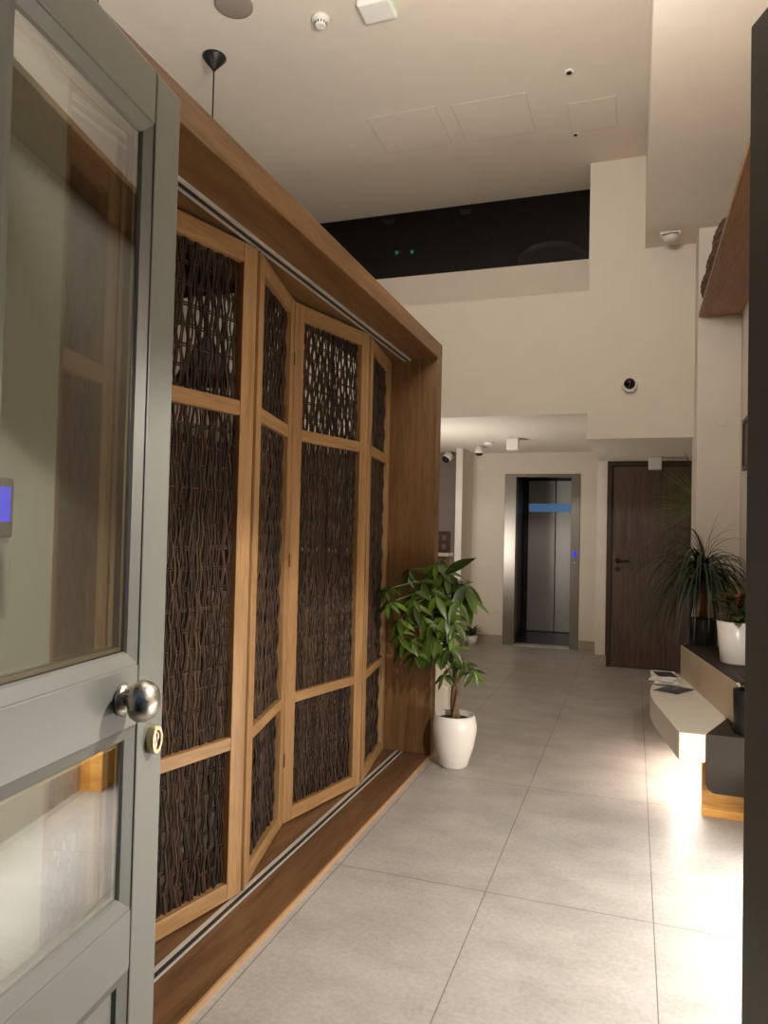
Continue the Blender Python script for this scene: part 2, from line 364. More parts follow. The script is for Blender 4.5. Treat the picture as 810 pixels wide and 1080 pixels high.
# ------------------------------------------------------------------ oak portal with folding wicker screens
pt = thing('oak_portal_frame', (XP, 1.16, 0), 'deep oak portal frame with beam, post and threshold round the folding wicker screens', 'portal frame')
o0 = (XP, 1.16, 0)
def P(mb): mb.v = [(x-o0[0], y-o0[1], z-o0[2]) for x, y, z in mb.v]; return mb
P(bx(-1.70, XP, 1.16, YE+0.09, 2.49, 2.59)).build('beam', HEADY, pt, 0.004)
P(bx(-1.70, XP, YE, YE+0.09, 0.018, 2.49)).build('post', HEADZ, pt, 0.004)
P(bx(-1.70, XP, 1.16, 1.25, 0.018, 2.49)).build('post', HEADZ, pt, 0.004)
P(bx(-1.70, XP-0.008, 1.16, YE+0.09, 0.0, 0.018)).build('threshold', THRES, pt, 0.002)
P(bx(XP-0.008, XP, 1.16, YE+0.09, 0.0, 0.0185)).build('threshold_edge', plain('pale edge strip', (168, 130, 90), 0.4), pt)
for nm, z0, z1, g0, g1 in (('floor_track', 0.018, 0.021, 0.0205, 0.0212), ('ceiling_track', 2.478, 2.49, 2.4775, 2.479)):
    tr = P(MB().box(-1.398, -1.380, 1.25, YE, z0, z1).box(-1.362, -1.354, 1.25, YE, z0, z1)).build(nm, ALU, pt)
    P(bx(-1.380, -1.362, 1.25, YE, g0-0.001, g1-0.001)).build('track_groove', DGROOVE, tr)

def wicker(x0, x1, z0, z1, seed, yc=0.027):
    """willow rods in bundles of three, weaving in front of and behind paired horizontal stakes"""
    rng = np.random.default_rng(seed)
    w, h = x1-x0, z1-z0; nb = round(w/0.0275); sp = 0.072; dz = sp/6
    rows = int(h/dz)+2; zz = np.linspace(z0-0.004, z1+0.004, rows); K = 6
    V = []; F = []; base = 0; ang = np.arange(K)*2*math.pi/K
    off = rng.uniform(0, 1)*sp
    a = (zz+off)/sp*math.pi
    for i in range(nb):
        jit = rng.normal(0, 0.40)
        for q in range(3):
            xb = x0+0.002+(i+0.5)*(w-0.004)/nb+(q-1)*0.0080+rng.normal(0, 0.0010); rad = rng.uniform(0.0035, 0.0053)
            ph = math.pi*(i % 2)+jit+rng.normal(0, 0.38)
            fr = rng.uniform(3, 9); p2 = rng.uniform(0, 6.28)
            env = 0.75+0.5*np.sin(zz*rng.uniform(5, 12)+rng.uniform(0, 6.28))*0.6
            y = yc+0.0046*np.cos(a+ph)*(0.8+0.4*rng.random())+rng.normal(0, 0.0014)
            x = xb+rng.uniform(0.0012, 0.0034)*np.sin(a+ph)*env+0.0042*np.sin(zz*fr+p2)+(q-1)*0.0012*np.cos(2*a)
            rr = rad*(np.linspace(1.12, 0.78, rows) if rng.random() < 0.5 else np.linspace(0.78, 1.12, rows))
            x = np.clip(x, x0+0.004, x1-0.004)
            V.append(np.stack([x[:, None]+rr[:, None]*np.cos(ang), y[:, None]+rr[:, None]*np.sin(ang), np.repeat(zz[:, None], K, 1)], -1).reshape(-1, 3))
            j = np.arange(rows-1)[:, None]*K; k = np.arange(K)[None, :]; k2 = (np.arange(K)[None, :]+1) % K
            F.append((np.stack([j+k, j+k2, j+K+k2, j+K+k], -1).reshape(-1, 4)+base)); base += rows*K
    mb = MB(); mb.v = [tuple(p) for p in np.concatenate(V).tolist()]; mb.f = [tuple(q) for q in np.concatenate(F).tolist()]; mb.sm = [True]*len(mb.f)
    m = math.ceil((z0+off)/sp)
    while True:
        zk = m*sp-off; m += 1
        if zk > z1-0.008: break
        if zk < z0+0.008: continue
        for d in (-0.0045, 0.0045):
            mb.tube([(x0, yc, zk+d), (x1, yc, zk+d+rng.normal(0, 0.001))], 0.0030, 6)
    return mb
def screen(p, q, label, seed, gap0, gap1):
    p, q = Vector(p), Vector(q); d = (q-p); L = d.length; d.normalize()
    p = p+d*gap0; L -= gap0+gap1
    t = thing('folding_screen_panel', (p.x, p.y, 0.0), label, 'folding screen', 'folding wicker screen panels in the oak portal', math.atan2(d.y, d.x))
    z0, z1, st, T = 0.026, 2.472, 0.072, 0.04
    bx(0, st, 0, T, z0, z1).build('stile', OAKZ, t, 0.003); bx(L-st, L, 0, T, z0, z1).build('stile', OAKZ, t, 0.003)
    rails = ((z0, 0.088), (0.575, 0.622), (1.818, 1.874), (2.398, z1))
    for a, b in rails: bx(st, L-st, 0.001, T-0.001, a, b).build('rail', OAKX, t, 0.003)
    for k in range(3): wicker(st, L-st, rails[k][1], rails[k+1][0], seed*10+k).build('wicker_infill', WICK, t, fix=False)
    return t
TK = -1.377
pts = [(TK, 1.262), (-1.525, 1.835), (TK, 2.456), (-1.525, 3.07), (-1.380, 3.713), (-1.475, 4.362)]
labs = ['nearest folding wicker panel, seen only through the glass of the grey front door',
        'wide oak framed wicker panel just right of the grey front door edge',
        'second narrow oak framed wicker panel, turned inward right of the widest one',
        'oak framed wicker panel with bright gaps at the top, third from the front door edge',
        'last narrow oak framed wicker panel, against the oak post behind the potted tree']
scr = []
for i in range(5):
    g = [(0.004, 0.002), (0.002, 0.012), (0.012, 0.002), (0.002, 0.012), (0.012, 0.004)][i]
    scr.append(screen(pts[i], pts[i+1], labs[i], 11+i, *g))
def hinges(t, x):
    for z in (0.32, 1.25, 2.2):
        MB().lathe([(0.003, -0.03), (0.003, 0.03)], (x, -0.001, z), n=10).build('hinge', BLACK, t)
hinges(scr[3], 0.0); hinges(scr[1], 0.0)

# ------------------------------------------------------------------ front doors
def leaf(n, loc, rz, label, flip, knob):
    t = thing(n, loc, label, 'door', None, rz, 'structure')
    W, T = 0.465, 0.046
    B = lambda mb, nm, mat=DOORP, par=t, bev=0.003: mb.build(nm, mat, par, bev, flipy=flip)
    B(bx(0, 0.08, 0, T, 0.012, 2.10), 'stile'); B(bx(0.39, W, 0, T, 0.012, 2.10), 'stile')
    for a, b in ((2.017, 2.10), (1.098, 1.190), (0.735, 0.825), (0.012, 0.18)): B(bx(0.08, 0.39, 0.0004, T-0.0004, a, b), 'rail')
    for a, b, solid in ((1.190, 2.017, 0), (0.825, 1.098, 0), (0.18, 0.735, 1)):
        x0, x1 = 0.08, 0.39
        def ring(e0, y0, e1, y1):
            m = MB(); o = [(x0+e0, y0, a+e0), (x1-e0, y0, a+e0), (x1-e0, y0, b-e0), (x0+e0, y0, b-e0)]
            q = [(x0+e1, y1, a+e1), (x1-e1, y1, a+e1), (x1-e1, y1, b-e1), (x0+e1, y1, b-e1)]
            m.add(o+q, [(k, (k+1) % 4, (k+1) % 4+4, k+4) for k in range(4)]); return m
        for s, yy in (('front', lambda y: y), ('back', lambda y: T-y)):
            m = ring(0, yy(0.003), 0.018, yy(0.010)); m2 = ring(0.018, yy(0.010), 0.021, yy(0.014 if not solid else 0.016))
            m.add(m2.v, m2.f); m.build('glazing_bead' if not solid else 'panel_moulding', DOORP, t, flipy=flip)
        if not solid:
            pn = bx(x0+0.012, x1-0.012, 0.014, T-0.014, a+0.012, b-0.012).build('glass_pane', GLASS, t, flipy=flip)
            sp = MB()
            for (i0, i1, k0, k1) in ((x0+.022, x0+.028, a+.022, b-.022), (x1-.028, x1-.022, a+.022, b-.022), (x0+.028, x1-.028, a+.022, a+.028), (x0+.028, x1-.028, b-.028, b-.022)):
                sp.box(i0, i1, 0.018, T-0.018, k0, k1)
            sp.build('spacer_bar', SPACER, pn, flipy=flip)
        else:
            bx(x0+0.010, x1-0.010, 0.016, T-0.016, a+0.01, b-0.01).build('panel', DOORP, t, flipy=flip)
            B(bx(x0+0.05, x1-0.05, 0.010, T-0.010, a+0.05, b-0.05), 'raised_field', DOORP, t, 0.006)
    if knob:
        kx, kz = W-0.118, 1.146
        k = MB().lathe([(0.0105, 0.006), (0.0095, 0.014), (0.010, 0.020), (0.021, 0.0215), (0.0275, 0.0245), (0.0300, 0.031), (0.0288, 0.040), (0.0235, 0.0485), (0.0150, 0.0535), (0.0001, 0.0555)], (kx, 0, kz), 'Y', 40, sign=-1).build('door_knob', NICKEL, t)
        MB().lathe([(0.0225, 0.0), (0.0235, 0.003), (0.021, 0.0065), (0.0165, 0.0085), (0.0105, 0.0095)], (kx, 0, kz), 'Y', 36, sign=-1).build('rosette', NICKEL, k)
        ex, ez = W-0.034, 1.066
        e = MB()
        def oval(a, b, y, m=32): return [(ex+a*math.cos(2*math.pi*i/m), y, ez+b*math.sin(2*math.pi*i/m)) for i in range(m)]
        m = 32; rings = [oval(0.0165, 0.0225, 0), oval(0.0165, 0.0225, -0.010), oval(0.0150, 0.0210, -0.012), oval(0.0095, 0.0150, -0.012), oval(0.0090, 0.0145, -0.004)]
        vs = sum(rings, []); fs = [(j*m+i, j*m+(i+1) % m, (j+1)*m+(i+1) % m, (j+1)*m+i) for j in range(4) for i in range(m)]
        fs.append(tuple(range(4*m, 5*m)))
        e.add(vs, fs); eo = e.build('keyhole_escutcheon', plain('pale brass', (206, 190, 150), 0.3, 0.9), t)
        cy = MB().lathe([(0.0080, 0.002), (0.0080, 0.0095), (0.007, 0.0105)], (ex, 0, ez+0.004), 'Y', 20, sign=-1).box(ex-0.0035, ex+0.0035, -0.0095, -0.002, ez-0.013, ez)
        co = cy.build('lock_cylinder', NICKEL, eo)
        bx(ex-0.0008, ex+0.0008, -0.0112, -0.008, ez-0.002, ez+0.010).build('key_slot', BLACK, eo)
    return t
leaf('door_1', (-0.660, 0.536, 0), R(96.64), 'grey green glazed front door leaf standing open on the left with satin knob', False, True)
leaf('door_2', (0.318, 0.650, 0), math.atan2(0.925, -0.38), 'grey green front door leaf at the right edge of the photo', True, False)

# ------------------------------------------------------------------ lift
el = thing('elevator', (-1.09, YB, 0), 'open lift with brushed steel frame and dark car in the back wall', 'elevator')
def E(mb): mb.v = [(x+1.09, y-YB, z) for x, y, z in mb.v]; return mb
E(bx(-1.552, -1.408, YB-0.012, YB+0.16, 0, 2.147)).build('jamb', STEEL, el, 0.003)
j2 = E(bx(-0.735, -0.628, YB-0.012, YB+0.16, 0, 2.147)).build('jamb', STEEL, el, 0.003)
E(bx(-1.408, -0.735, YB-0.012, YB+0.16, 2.112, 2.147)).build('lintel', STEEL, el, 0.003)
E(bx(-1.408, -0.735, YB-0.02, YB+0.16, 0.0, 0.012)).build('sill', ALU, el)
cp = E(bx(-0.704, -0.664, YB-0.018, YB-0.012, 1.00, 1.24)).build('call_panel', STEEL, el, 0.002)
E(bx(-0.700, -0.668, YB-0.0195, YB-0.018, 1.135, 1.195)).build('call_display', LIFTLED, cp)
E(MB().lathe([(0.010, 0), (0.009, 0.003)], (-0.684, YB-0.018, 1.06), 'Y', 16, sign=-1)).build('call_button', ALU, cp)
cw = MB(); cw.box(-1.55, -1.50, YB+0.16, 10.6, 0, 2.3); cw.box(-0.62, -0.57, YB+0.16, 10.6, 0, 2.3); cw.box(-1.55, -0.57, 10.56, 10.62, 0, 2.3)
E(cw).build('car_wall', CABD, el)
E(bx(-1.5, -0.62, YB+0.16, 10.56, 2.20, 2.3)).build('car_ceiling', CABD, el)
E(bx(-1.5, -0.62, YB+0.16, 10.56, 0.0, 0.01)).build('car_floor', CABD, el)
E(bx(-1.44, -1.062, 10.535, 10.56, 0.02, 2.16)).build('car_panel', STEELD, el, 0.004)
E(bx(-1.054, -0.64, 10.535, 10.56, 0.02, 2.16)).build('car_panel', STEELD, el, 0.004)

E(bx(-1.43, -0.65, 10.531, 10.535, 1.715, 1.835)).build('blue_reflection_strip', emit('pale blue reflection glow', (92, 128, 172), 0.42), el)  # glowing strip added in place of a blue reflection on the steel

# ------------------------------------------------------------------ brown door
d3 = thing('door_3', (-0.28, YD, 0), 'dark brown veneered door beside the lift lobby', 'door', None, 0, 'structure')
bx(0.002, 0.05, -0.005, 0.09, 0, 2.19).build('door_frame', WALND, d3, 0.002)
bx(0.85, 0.90, -0.005, 0.09, 0, 2.19).build('door_frame', WALND, d3, 0.002)
bx(0.05, 0.85, -0.005, 0.09, 2.15, 2.19).build('door_frame', WALND, d3, 0.002)
bx(0.055, 0.845, 0.012, 0.055, 0.008, 2.145).build('panel', WALNUT, d3, 0.002)
h = MB().lathe([(0.026, 0.0), (0.026, 0.010), (0.010, 0.011), (0.010, 0.045)], (0.115, 0.012, 1.135), 'Y', 20, sign=-1)
h.tube([(0.115, -0.03, 1.135), (0.14, -0.036, 1.135), (0.235, -0.036, 1.133)], [0.010, 0.010, 0.008], 10)
h.build('door_handle', BLACK, d3)
MB().lathe([(0.026, 0.0), (0.026, 0.010), (0.022, 0.011)], (0.115, 0.012, 1.045), 'Y', 20, sign=-1).build('lock_rosette', BLACK, d3)

# ------------------------------------------------------------------ reception counter, display box
rc = thing('reception_counter', (-1.9, 5.6, 0), 'slim cream reception counter with a pale ledge, behind the potted tree', 'counter')
def RC(mb): mb.v = [(x+1.9, y-5.6, z) for x, y, z in mb.v]; return mb
RC(bx(-3.4, -1.338, 5.36, 5.48, 0, 0.86)).build('body', CREAM, rc, 0.003)
RC(bx(-3.4, -1.346, 5.365, 5.475, 0.86, 1.215)).build('upper_band', HEADZ, rc, 0.003)
RC(bx(-3.4, -1.322, 5.335, 5.50, 1.215, 1.240)).build('worktop', LAMW, rc, 0.003)
RC(bx(-1.338, -1.312, 5.37, 5.47, 0, 0.24)).build('plinth', CREAM, rc, 0.003)
db = thing('display_box', (-1.405, 5.41, 1.24), 'small dark brown display with four squares on the counter ledge', 'display box')
bx(-0.068, 0.068, 0.0, 0.05, 0, 0.165).build('case', plain('dark brown card', (74, 54, 48), 0.6), db, 0.003)
for i in (0, 1):
    for k in (0, 1):
        w = bx(-0.052+i*0.058, -0.006+i*0.058, -0.004, 0.0, 0.022+k*0.068, 0.070+k*0.068).build('square', plain('brown square', (104, 82, 74), 0.5), db, 0.002)
        MB().lathe([(0.015, 0), (0.012, 0.003)], (-0.029+i*0.058, -0.004, 0.046+k*0.068), 'Y', 18, sign=-1).build('disc', plain('dull disc', (128, 104, 94), 0.5), w)

# ------------------------------------------------------------------ ceiling and wall fittings
def ceil_disc(n, x, y, z, prof, mat, label, cat, group=None, hole=None):
    t = thing(n, (x, y, z), label, cat, group)
    MB().lathe(prof, (0, 0, 0), 'Z', 32, sign=-1).build('body', mat, t)
    if hole: MB().lathe(hole, (0, 0, 0), 'Z', 24, sign=-1).build('lens', BLACK, t)
    return t
ceil_disc('ceiling_speaker', -2.31, 3.72, ZC, [(0.115, 0), (0.115, 0.006), (0.10, 0.010), (0.02, 0.012)], plain('grey grille', (150, 138, 126), 0.7), 'round grey speaker grille flush in the ceiling above the screens', 'speaker')
t = ceil_disc('smoke_detector', -1.857, 3.98, ZC, [(0.055, 0), (0.055, 0.016), (0.048, 0.022), (0.034, 0.024), (0.034, 0.048), (0.026, 0.054)], WHITEP, 'white round smoke detector on the ceiling with dark vents', 'smoke detector')
v = MB()
for k in range(12):
    a = 2*math.pi*k/12; c, s_ = math.cos(a), math.sin(a)
    v.tube([(0.0345*c, 0.0345*s_, -0.028), (0.0345*c, 0.0345*s_, -0.044)], 0.0035, 6)
v.build('vent', BLACK, t)
t = thing('emergency_light', (-1.49, 3.98, ZC), 'white rounded emergency light box on the ceiling at the top edge', 'emergency light')
bx(-0.105, 0.105, -0.09, 0.09, -0.045, 0).build('body', WHITEP, t, 0.018, 4)
bx(0.085, 0.1065, -0.02, 0.03, -0.03, -0.022).build('indicator', GREEN, t)
t = ceil_disc('recessed_ceiling_sensor', -0.456, 4.95, ZC, [(0.034, 0), (0.034, 0.006), (0.024, 0.009)], WHITEP, 'small white recessed ceiling sensor with dark centre, nearer of two', 'sensor', 'small ceiling sensors', [(0.019, 0.004), (0.019, 0.012), (0.010, 0.014)])
t = ceil_disc('recessed_ceiling_sensor', -0.473, 5.75, ZC, [(0.022, 0), (0.022, 0.004), (0.016, 0.006)], WHITEP, 'tiny dark ceiling sensor nearest the upper wall', 'sensor', 'small ceiling sensors', [(0.014, 0.003), (0.014, 0.012), (0.006, 0.014)])
def pendant(x, y, zs, label):
    t = thing('pendant_lamp', (x, y, ZC), label, 'pendant lamp', 'black pendant lamps over the reception')
    MB().lathe([(0.078, 0), (0.076, 0.012), (0.050, 0.045), (0.020, 0.080), (0.006, 0.10)], (0, 0, 0), 'Z', 28, sign=-1).build('canopy', BLACK, t)
    MB().tube([(0, 0, -0.09), (0, 0, zs-ZC+0.30)], 0.005, 8).build('cord', BLACK, t)
    sh = MB().lathe([(0.02, -0.30), (0.05, -0.27), (0.14, -0.12), (0.20, 0.0), (0.195, 0.002), (0.13, -0.12), (0.04, -0.26)], (0, 0, zs-ZC), 'Z', 32, sign=1)
    sh.v = [(a, b, 2*(zs-ZC)-c) for a, b, c in sh.v]
    sh.build('lamp_shade', BLACK, t)
    MB().lathe([(0.001, -0.045), (0.032, -0.03), (0.045, 0), (0.032, 0.03), (0.015, 0.06)], (0, 0, zs-ZC+0.10), 'Z', 20).build('bulb', emit('warm bulb', (255, 214, 160), 14), t)
pendant(-2.687, 4.106, 2.35, 'black pendant lamp whose cone ceiling rose shows above the oak beam')
pendant(-2.97, 3.33, 2.35, 'black pendant lamp showing only a cord above the front door top')
# bulkhead exit/spot fitting
t = thing('bulkhead_lamp', (0.235, 5.97, 3.76), 'small white spotlight under the ceiling bulkhead', 'lamp')
bx(-0.075, 0.075, -0.03, 0.03, -0.022, 0).build('base_plate', WHITEP, t, 0.004)
MB().lathe([(0.06, 0.0), (0.06, 0.012), (0.048, 0.035), (0.02, 0.046)], (0.0, 0.0, -0.02), 'Z', 28, sign=-1).build('dome', WHITEP, t)
MB().tube([(-0.06, -0.05, -0.034), (0, -0.058, -0.03), (0.055, -0.05, -0.026)], 0.005, 6).build('bracket', plain('dull bracket', (120, 104, 84), 0.5), t)
# dome camera on the upper wall
t = thing('security_camera', (-0.051, Y1, 2.631), 'white dome security camera with black lens on the upper wall', 'security camera')
MB().lathe([(0.060, 0.0), (0.060, 0.035), (0.056, 0.060), (0.050, 0.068)], (0, 0, 0), 'Y', 32, sign=-1).build('housing', WHITEP, t)
MB().lathe([(0.046, 0.066), (0.044, 0.084), (0.034, 0.098), (0.016, 0.107), (0.001, 0.109)], (0, 0, 0.004), 'Y', 28, sign=-1).build('lens_dome', plain('black dome', (10, 10, 12), 0.12), t)
# small cameras under the lobby ceiling
def lobby_cam(x, y, label, tilt, z=2.415):
    t = thing('ceiling_camera', (x, y, z), label, 'security camera', 'small white cameras under the lobby ceiling')
    MB().lathe([(0.046, 0), (0.046, 0.05), (0.05, 0.06), (0.05, 0.088)], (0, 0, 0), 'Z', 26, sign=-1).build('housing', WHITEP, t)
    m = MB().lathe([(0.044, 0.0), (0.042, 0.012), (0.030, 0.026), (0.001, 0.034)], (0, 0, 0), 'Z', 24, sign=-1)
    rm = Matrix.Rotation(tilt, 4, 'Y'); m.v = [tuple(rm @ Vector(p)+Vector((0.008*math.sin(tilt), 0, -0.088))) for p in m.v]
    m.build('lens_dome', BLACK, t)
lobby_cam(-1.727, 8.36, 'small white ceiling camera nearest the lift', 0.0)
t = thing('wall_camera', (-2.24, 8.99, 2.36), 'white tilted wall camera beside the oak post under the lobby ceiling', 'security camera')
m = MB().lathe([(0.050, -0.05), (0.062, -0.02), (0.062, 0.03), (0.052, 0.04)], n=28)
rm = Matrix.Rotation(R(28), 4, 'Y') @ Matrix.Rotation(R(-35), 4, 'X'); mv = Vector((0, -0.06, -0.005))
m.v = [tuple(rm @ Vector(p)+mv) for p in m.v]; m.build('housing', WHITEP, t)
m = MB().lathe([(0.050, -0.05), (0.044, -0.072), (0.026, -0.088), (0.001, -0.094)], n=26); m.v = [tuple(rm @ Vector(p)+mv) for p in m.v]; m.build('lens_dome', BLACK, t)
MB().lathe([(0.045, 0), (0.04, 0.04)], (0, 0.01, 0.005), 'Y', 20, sign=-1).build('mount', WHITEP, t)
ceil_disc('ceiling_detector', -1.552, 8.02, 2.415, [(0.055, 0), (0.055, 0.018), (0.046, 0.030), (0.02, 0.034)], WHITEP, 'flat white detector on the lobby ceiling beside the small camera', 'detector')
def cube_light(x, y, z, label):
    t = thing('surface_downlight', (x, y, z), label, 'downlight', 'square white surface downlights')
    bx(-0.062, 0.062, -0.062, 0.062, -0.125, -0.006).build('housing', WHITEP, t, 0.006)
    bx(-0.045, 0.075, -0.05, 0.05, -0.006, 0).build('ceiling_plate', WHITEP, t, 0.001)
    MB().lathe([(0.045, 0.1245), (0.045, 0.127)], (0, 0, 0), 'Z', 24, sign=-1).build('lens', plain('lens', (210, 200, 180), 0.3), t)
cube_light(-1.235, 7.75, 2.415, 'white cube downlight on the ceiling in front of the lift')
cube_light(0.19, 7.78, 2.20, 'white cube downlight on the low ceiling over the brown door')
# blank cover on the column
t = MB().lathe([(0.040, 0), (0.040, 0.003), (0.036, 0.005)], (0.611, 5.95, 2.278), 'Y', 32, sign=-1).build('wall_cover_plate', CREAM)
tag(t, 'round cream blank cover plate on the column wall', 'cover plate')
# mezzanine things; green glows put in for exit reflections in the glazing
for x, y, z, l in ((-3.071, 9.2, 5.145, 'small green exit lamp glow added as a reflection in the dark glazing, left one of a close pair'), (-2.857, 9.2, 5.13, 'small green exit lamp glow added as a reflection in the dark glazing, right one of a close pair')):
    t = thing('exit_lamp_reflection', (x, y, z), l, 'exit lamp glow', 'green reflections in the upper glazing')
    bx(-0.05, 0.05, -0.02, 0.03, -0.03, 0.03).build('case', plain('dark case', (40, 40, 40), 0.5), t, 0.004)
    bx(-0.018, 0.018, -0.024, -0.02, -0.022, 0.022).build('lens', GREEN, t)
t = thing('dome_lampshade', (-0.89, 8.0, 4.40), 'large grey domed lampshade behind the dark glazing', 'lampshade')
MB().lathe([(0.37, -0.02), (0.365, 0.02), (0.29, 0.09), (0.16, 0.135), (0.04, 0.146)], n=40).build('shade', plain('grey shade', (112, 112, 110), 0.6), t)
MB().tube([(0, 0, 0.14), (0, 0, 1.10)], 0.006, 8).build('cord', BLACK, t)
for x, y, l in ((-3.05, 8.75, 'dim square block standing in for a reflection in the dark glazing, leftmost of three'), (-2.04, 8.75, 'dim square block standing in for a reflection in the dark glazing, middle of three'), (-2.0, 9.6, 'dim square block standing in for a reflection in the dark glazing, lowest of three')):
    bz = 5.5  # solid squares stand in for reflections in the glazing
    t = thing('downlight_reflection', (x, y, bz), l, 'downlight', 'square reflections in the upper glazing')
    bx(-0.06, 0.06, -0.06, 0.06, -0.12, 0).build('housing', plain('grey housing', (190, 184, 174), 0.5), t, 0.004)

# ------------------------------------------------------------------ bench on the right
be = thing('stepped_bench', (0.5, 4.6, 0), 'stepped display bench with pale floating seat, beige tier and taupe block on honey oak base', 'bench')
def BE(mb): mb.v = [(x-0.5, y-4.6, z) for x, y, z in mb.v]; return mb
def rnd(poly, radii, n=6):
    out = []; m = len(poly)
    for i in range(m):
        p = Vector(poly[i]); r = radii[i]
        if r <= 0: out.append(tuple(p)); continue
        a = (Vector(poly[i-1])-p).normalized(); b = (Vector(poly[(i+1) % m])-p).normalized()
        for k in range(n+1):
            t_ = k/n; q = p+a*r*(1-t_)**2+b*r*t_**2; out.append((q.x, q.y))
    return out
seat = rnd([(0.222, 3.885), (0.338, 3.885), (0.493, 4.32), (0.318, 5.42), (0.200, 5.62), (0.085, 4.78)], [0.0, 0, 0, 0, 0.1, 0.30], 8)
BE(MB().prism(seat, 0.302, 0.44)).build('seat', LAMW, be, 0.004)
tier = [(0.314, 5.43), (0.503, 4.14), (0.735, 4.14), (0.735, 5.43)]
BE(MB().prism(tier, 0.4405, 0.66)).build('upper_tier', LAMB, be, 0.003)
BE(MB().prism([(x+(0.002 if x < 0.6 else 0), y) for x, y in tier], 0.66, 0.664)).build('tier_top', LAMT, be)
side = MB()
# taupe block: front outline with a rounded lower left corner, extruded in y with a slanted left end
out = [(0.345, 0.44), (0.345, 0.205)]+[(0.345+0.05*(1-math.cos(a)), 0.205-0.05*math.sin(a)) for a in (R(20), R(45), R(70), R(90))]+[(0.735, 0.155), (0.735, 0.44)]
n = len(out); vs = [(x, 3.90, z) for x, z in out]+[(max(x, min(0.735, x+0.15)), 4.33, z) for x, z in out]
side.add(vs, [tuple(range(n)), tuple(range(n, 2*n))[::-1]]+[(i, (i+1) % n, (i+1) % n+n, i+n) for i in range(n)])
BE(side).build('side_block', LAMT, be, 0.003)
BE(MB().prism([(0.338, 4.02), (0.61, 4.02), (0.61, 3.52), (0.735, 3.52), (0.735, 5.3), (0.45, 5.3)], 0.0, 0.302)).build('base', ORANGE, be, 0.002)
BE(bx(0.255, 0.275, 4.15, 5.15, 0.294, 0.302)).build('led_strip', emit('led', (255, 236, 200), 3), be)
# low white plinth behind for the black planter
t = bx(0.36, 0.735, 5.46, 5.93, 0, 0.60).build('low_plinth', LAMW, None, 0.004); tag(t, 'low white plinth under the black planter at the column', 'plinth')

# ------------------------------------------------------------------ plants
def leafblade(mb, p, d, up, L, W, droop=0.3, seg=6, fold=0.25, tip=1.3, sharp=False):
    p, d, up = Vector(p), Vector(d).normalized(), Vector(up).normalized()
    s_ = d.cross(up).normalized(); up = s_.cross(d).normalized()
    vs = []; c = p.copy(); dd = d.copy()
    for i in range(seg+1):
        t_ = i/seg
        w = W*0.5*(math.sin(math.pi*min(1, t_**0.8))**0.9 if not sharp else (1-t_)**0.6*min(1, 0.4+4*t_))
        w = max(w, 0.0006)
        n_ = s_.cross(dd).normalized()
        vs += [c-s_*w+n_*w*fold, c.copy(), c+s_*w+n_*w*fold]
        dd = (dd+Vector((0, 0, -1))*droop/seg).normalized(); c = c+dd*(L/seg)
    fs = []
    for i in range(seg):
        a = i*3; fs += [(a, a+1, a+4, a+3), (a+1, a+2, a+5, a+4)]
    mb.add(vs, fs, True)
def potlathe(prof, n=40): return MB().lathe(prof, n=n)

# money tree by the oak post
rng = random.Random(5)
mt = thing('money_tree', (-1.005, 4.29, 0), 'braided trunk tree with hand shaped leaves in a white pot by the oak post', 'potted tree')
potlathe([(0.072, 0.0), (0.084, 0.012), (0.118, 0.12), (0.134, 0.21), (0.135, 0.25), (0.126, 0.290), (0.118, 0.310), (0.112, 0.310), (0.112, 0.27), (0.02, 0.262)]).build('pot', CERAM, mt)
potlathe([(0.113, 0.268), (0.113, 0.276), (0.05, 0.286), (0.001, 0.288)], 30).build('soil', SOIL, mt)
def Lc(x, y, z): return (x+1.005, y-4.29, z)
tr = MB()
axis = [Vector((0.005, 0.0, 0.27)), Vector((0.0, 0, 0.45)), Vector((-0.010, 0, 0.62)), Vector((-0.045, 0, 0.80)), Vector((-0.07, 0, 0.98)), Vector((-0.08, 0, 1.08))]
def axp(t_):
    k = min(int(t_*5), 4); u_ = t_*5-k; return axis[k].lerp(axis[k+1], u_)
for s_ in range(3):
    pts_, rs = [], []
    for i in range(41):
        t_ = i/40; c = axp(t_); a = t_*11+s_*2*math.pi/3; rad = 0.017*(1-0.70*t_)
        pts_.append(c+Vector((rad*math.cos(a), rad*math.sin(a), 0))); rs.append(0.0140*(1-0.70*t_)+0.001)
    tr.tube(pts_, rs, 8)
tr.build('trunk', BARK, mt)
# hubs: (x, y, z, leaflet length, tilt of the hub axis)
HUBS = [(-1.29, 4.16, 1.14, .13), (-1.17, 4.25, 1.17, .12), (-1.06, 4.22, 1.15, .17), (-0.93, 4.20, 1.09, .17), (-1.34, 4.02, 0.98, .13),
        (-1.22, 4.12, 1.04, .15), (-1.09, 4.12, 1.02, .15), (-0.97, 4.14, 1.00, .14), (-1.29, 4.05, 0.88, .13), (-1.15, 4.08, 0.90, .15),
        (-1.03, 4.10, 0.90, .15), (-1.27, 4.06, 0.745, .13), (-1.10, 4.15, 0.80, .17), (-1.055, 4.20, 0.545, .10), (-0.91, 4.16, 0.63, .12),
        (-0.985, 4.18, 0.65, .10), (-1.19, 4.16, 1.10, .13), (-1.12, 4.22, 0.96, .14), (-1.01, 4.24, 1.07, .13), (-1.10, 4.10, 0.70, .12), (-1.19, 4.06, 0.69, .12), (-0.99, 4.08, 0.73, .12), (-0.86, 4.14, 0.60, .11), (-1.36, 4.00, 1.06, .10), (-0.98, 4.10, 0.82, .11), (-1.20, 4.05, 0.97, .13)]
fo, st = MB(), MB()
HUBS += [(x+rng.uniform(-.06, .06), y+rng.uniform(-.05, .03), z+rng.uniform(-.07, .06), L*0.78) for x, y, z, L in HUBS if z > 0.7]
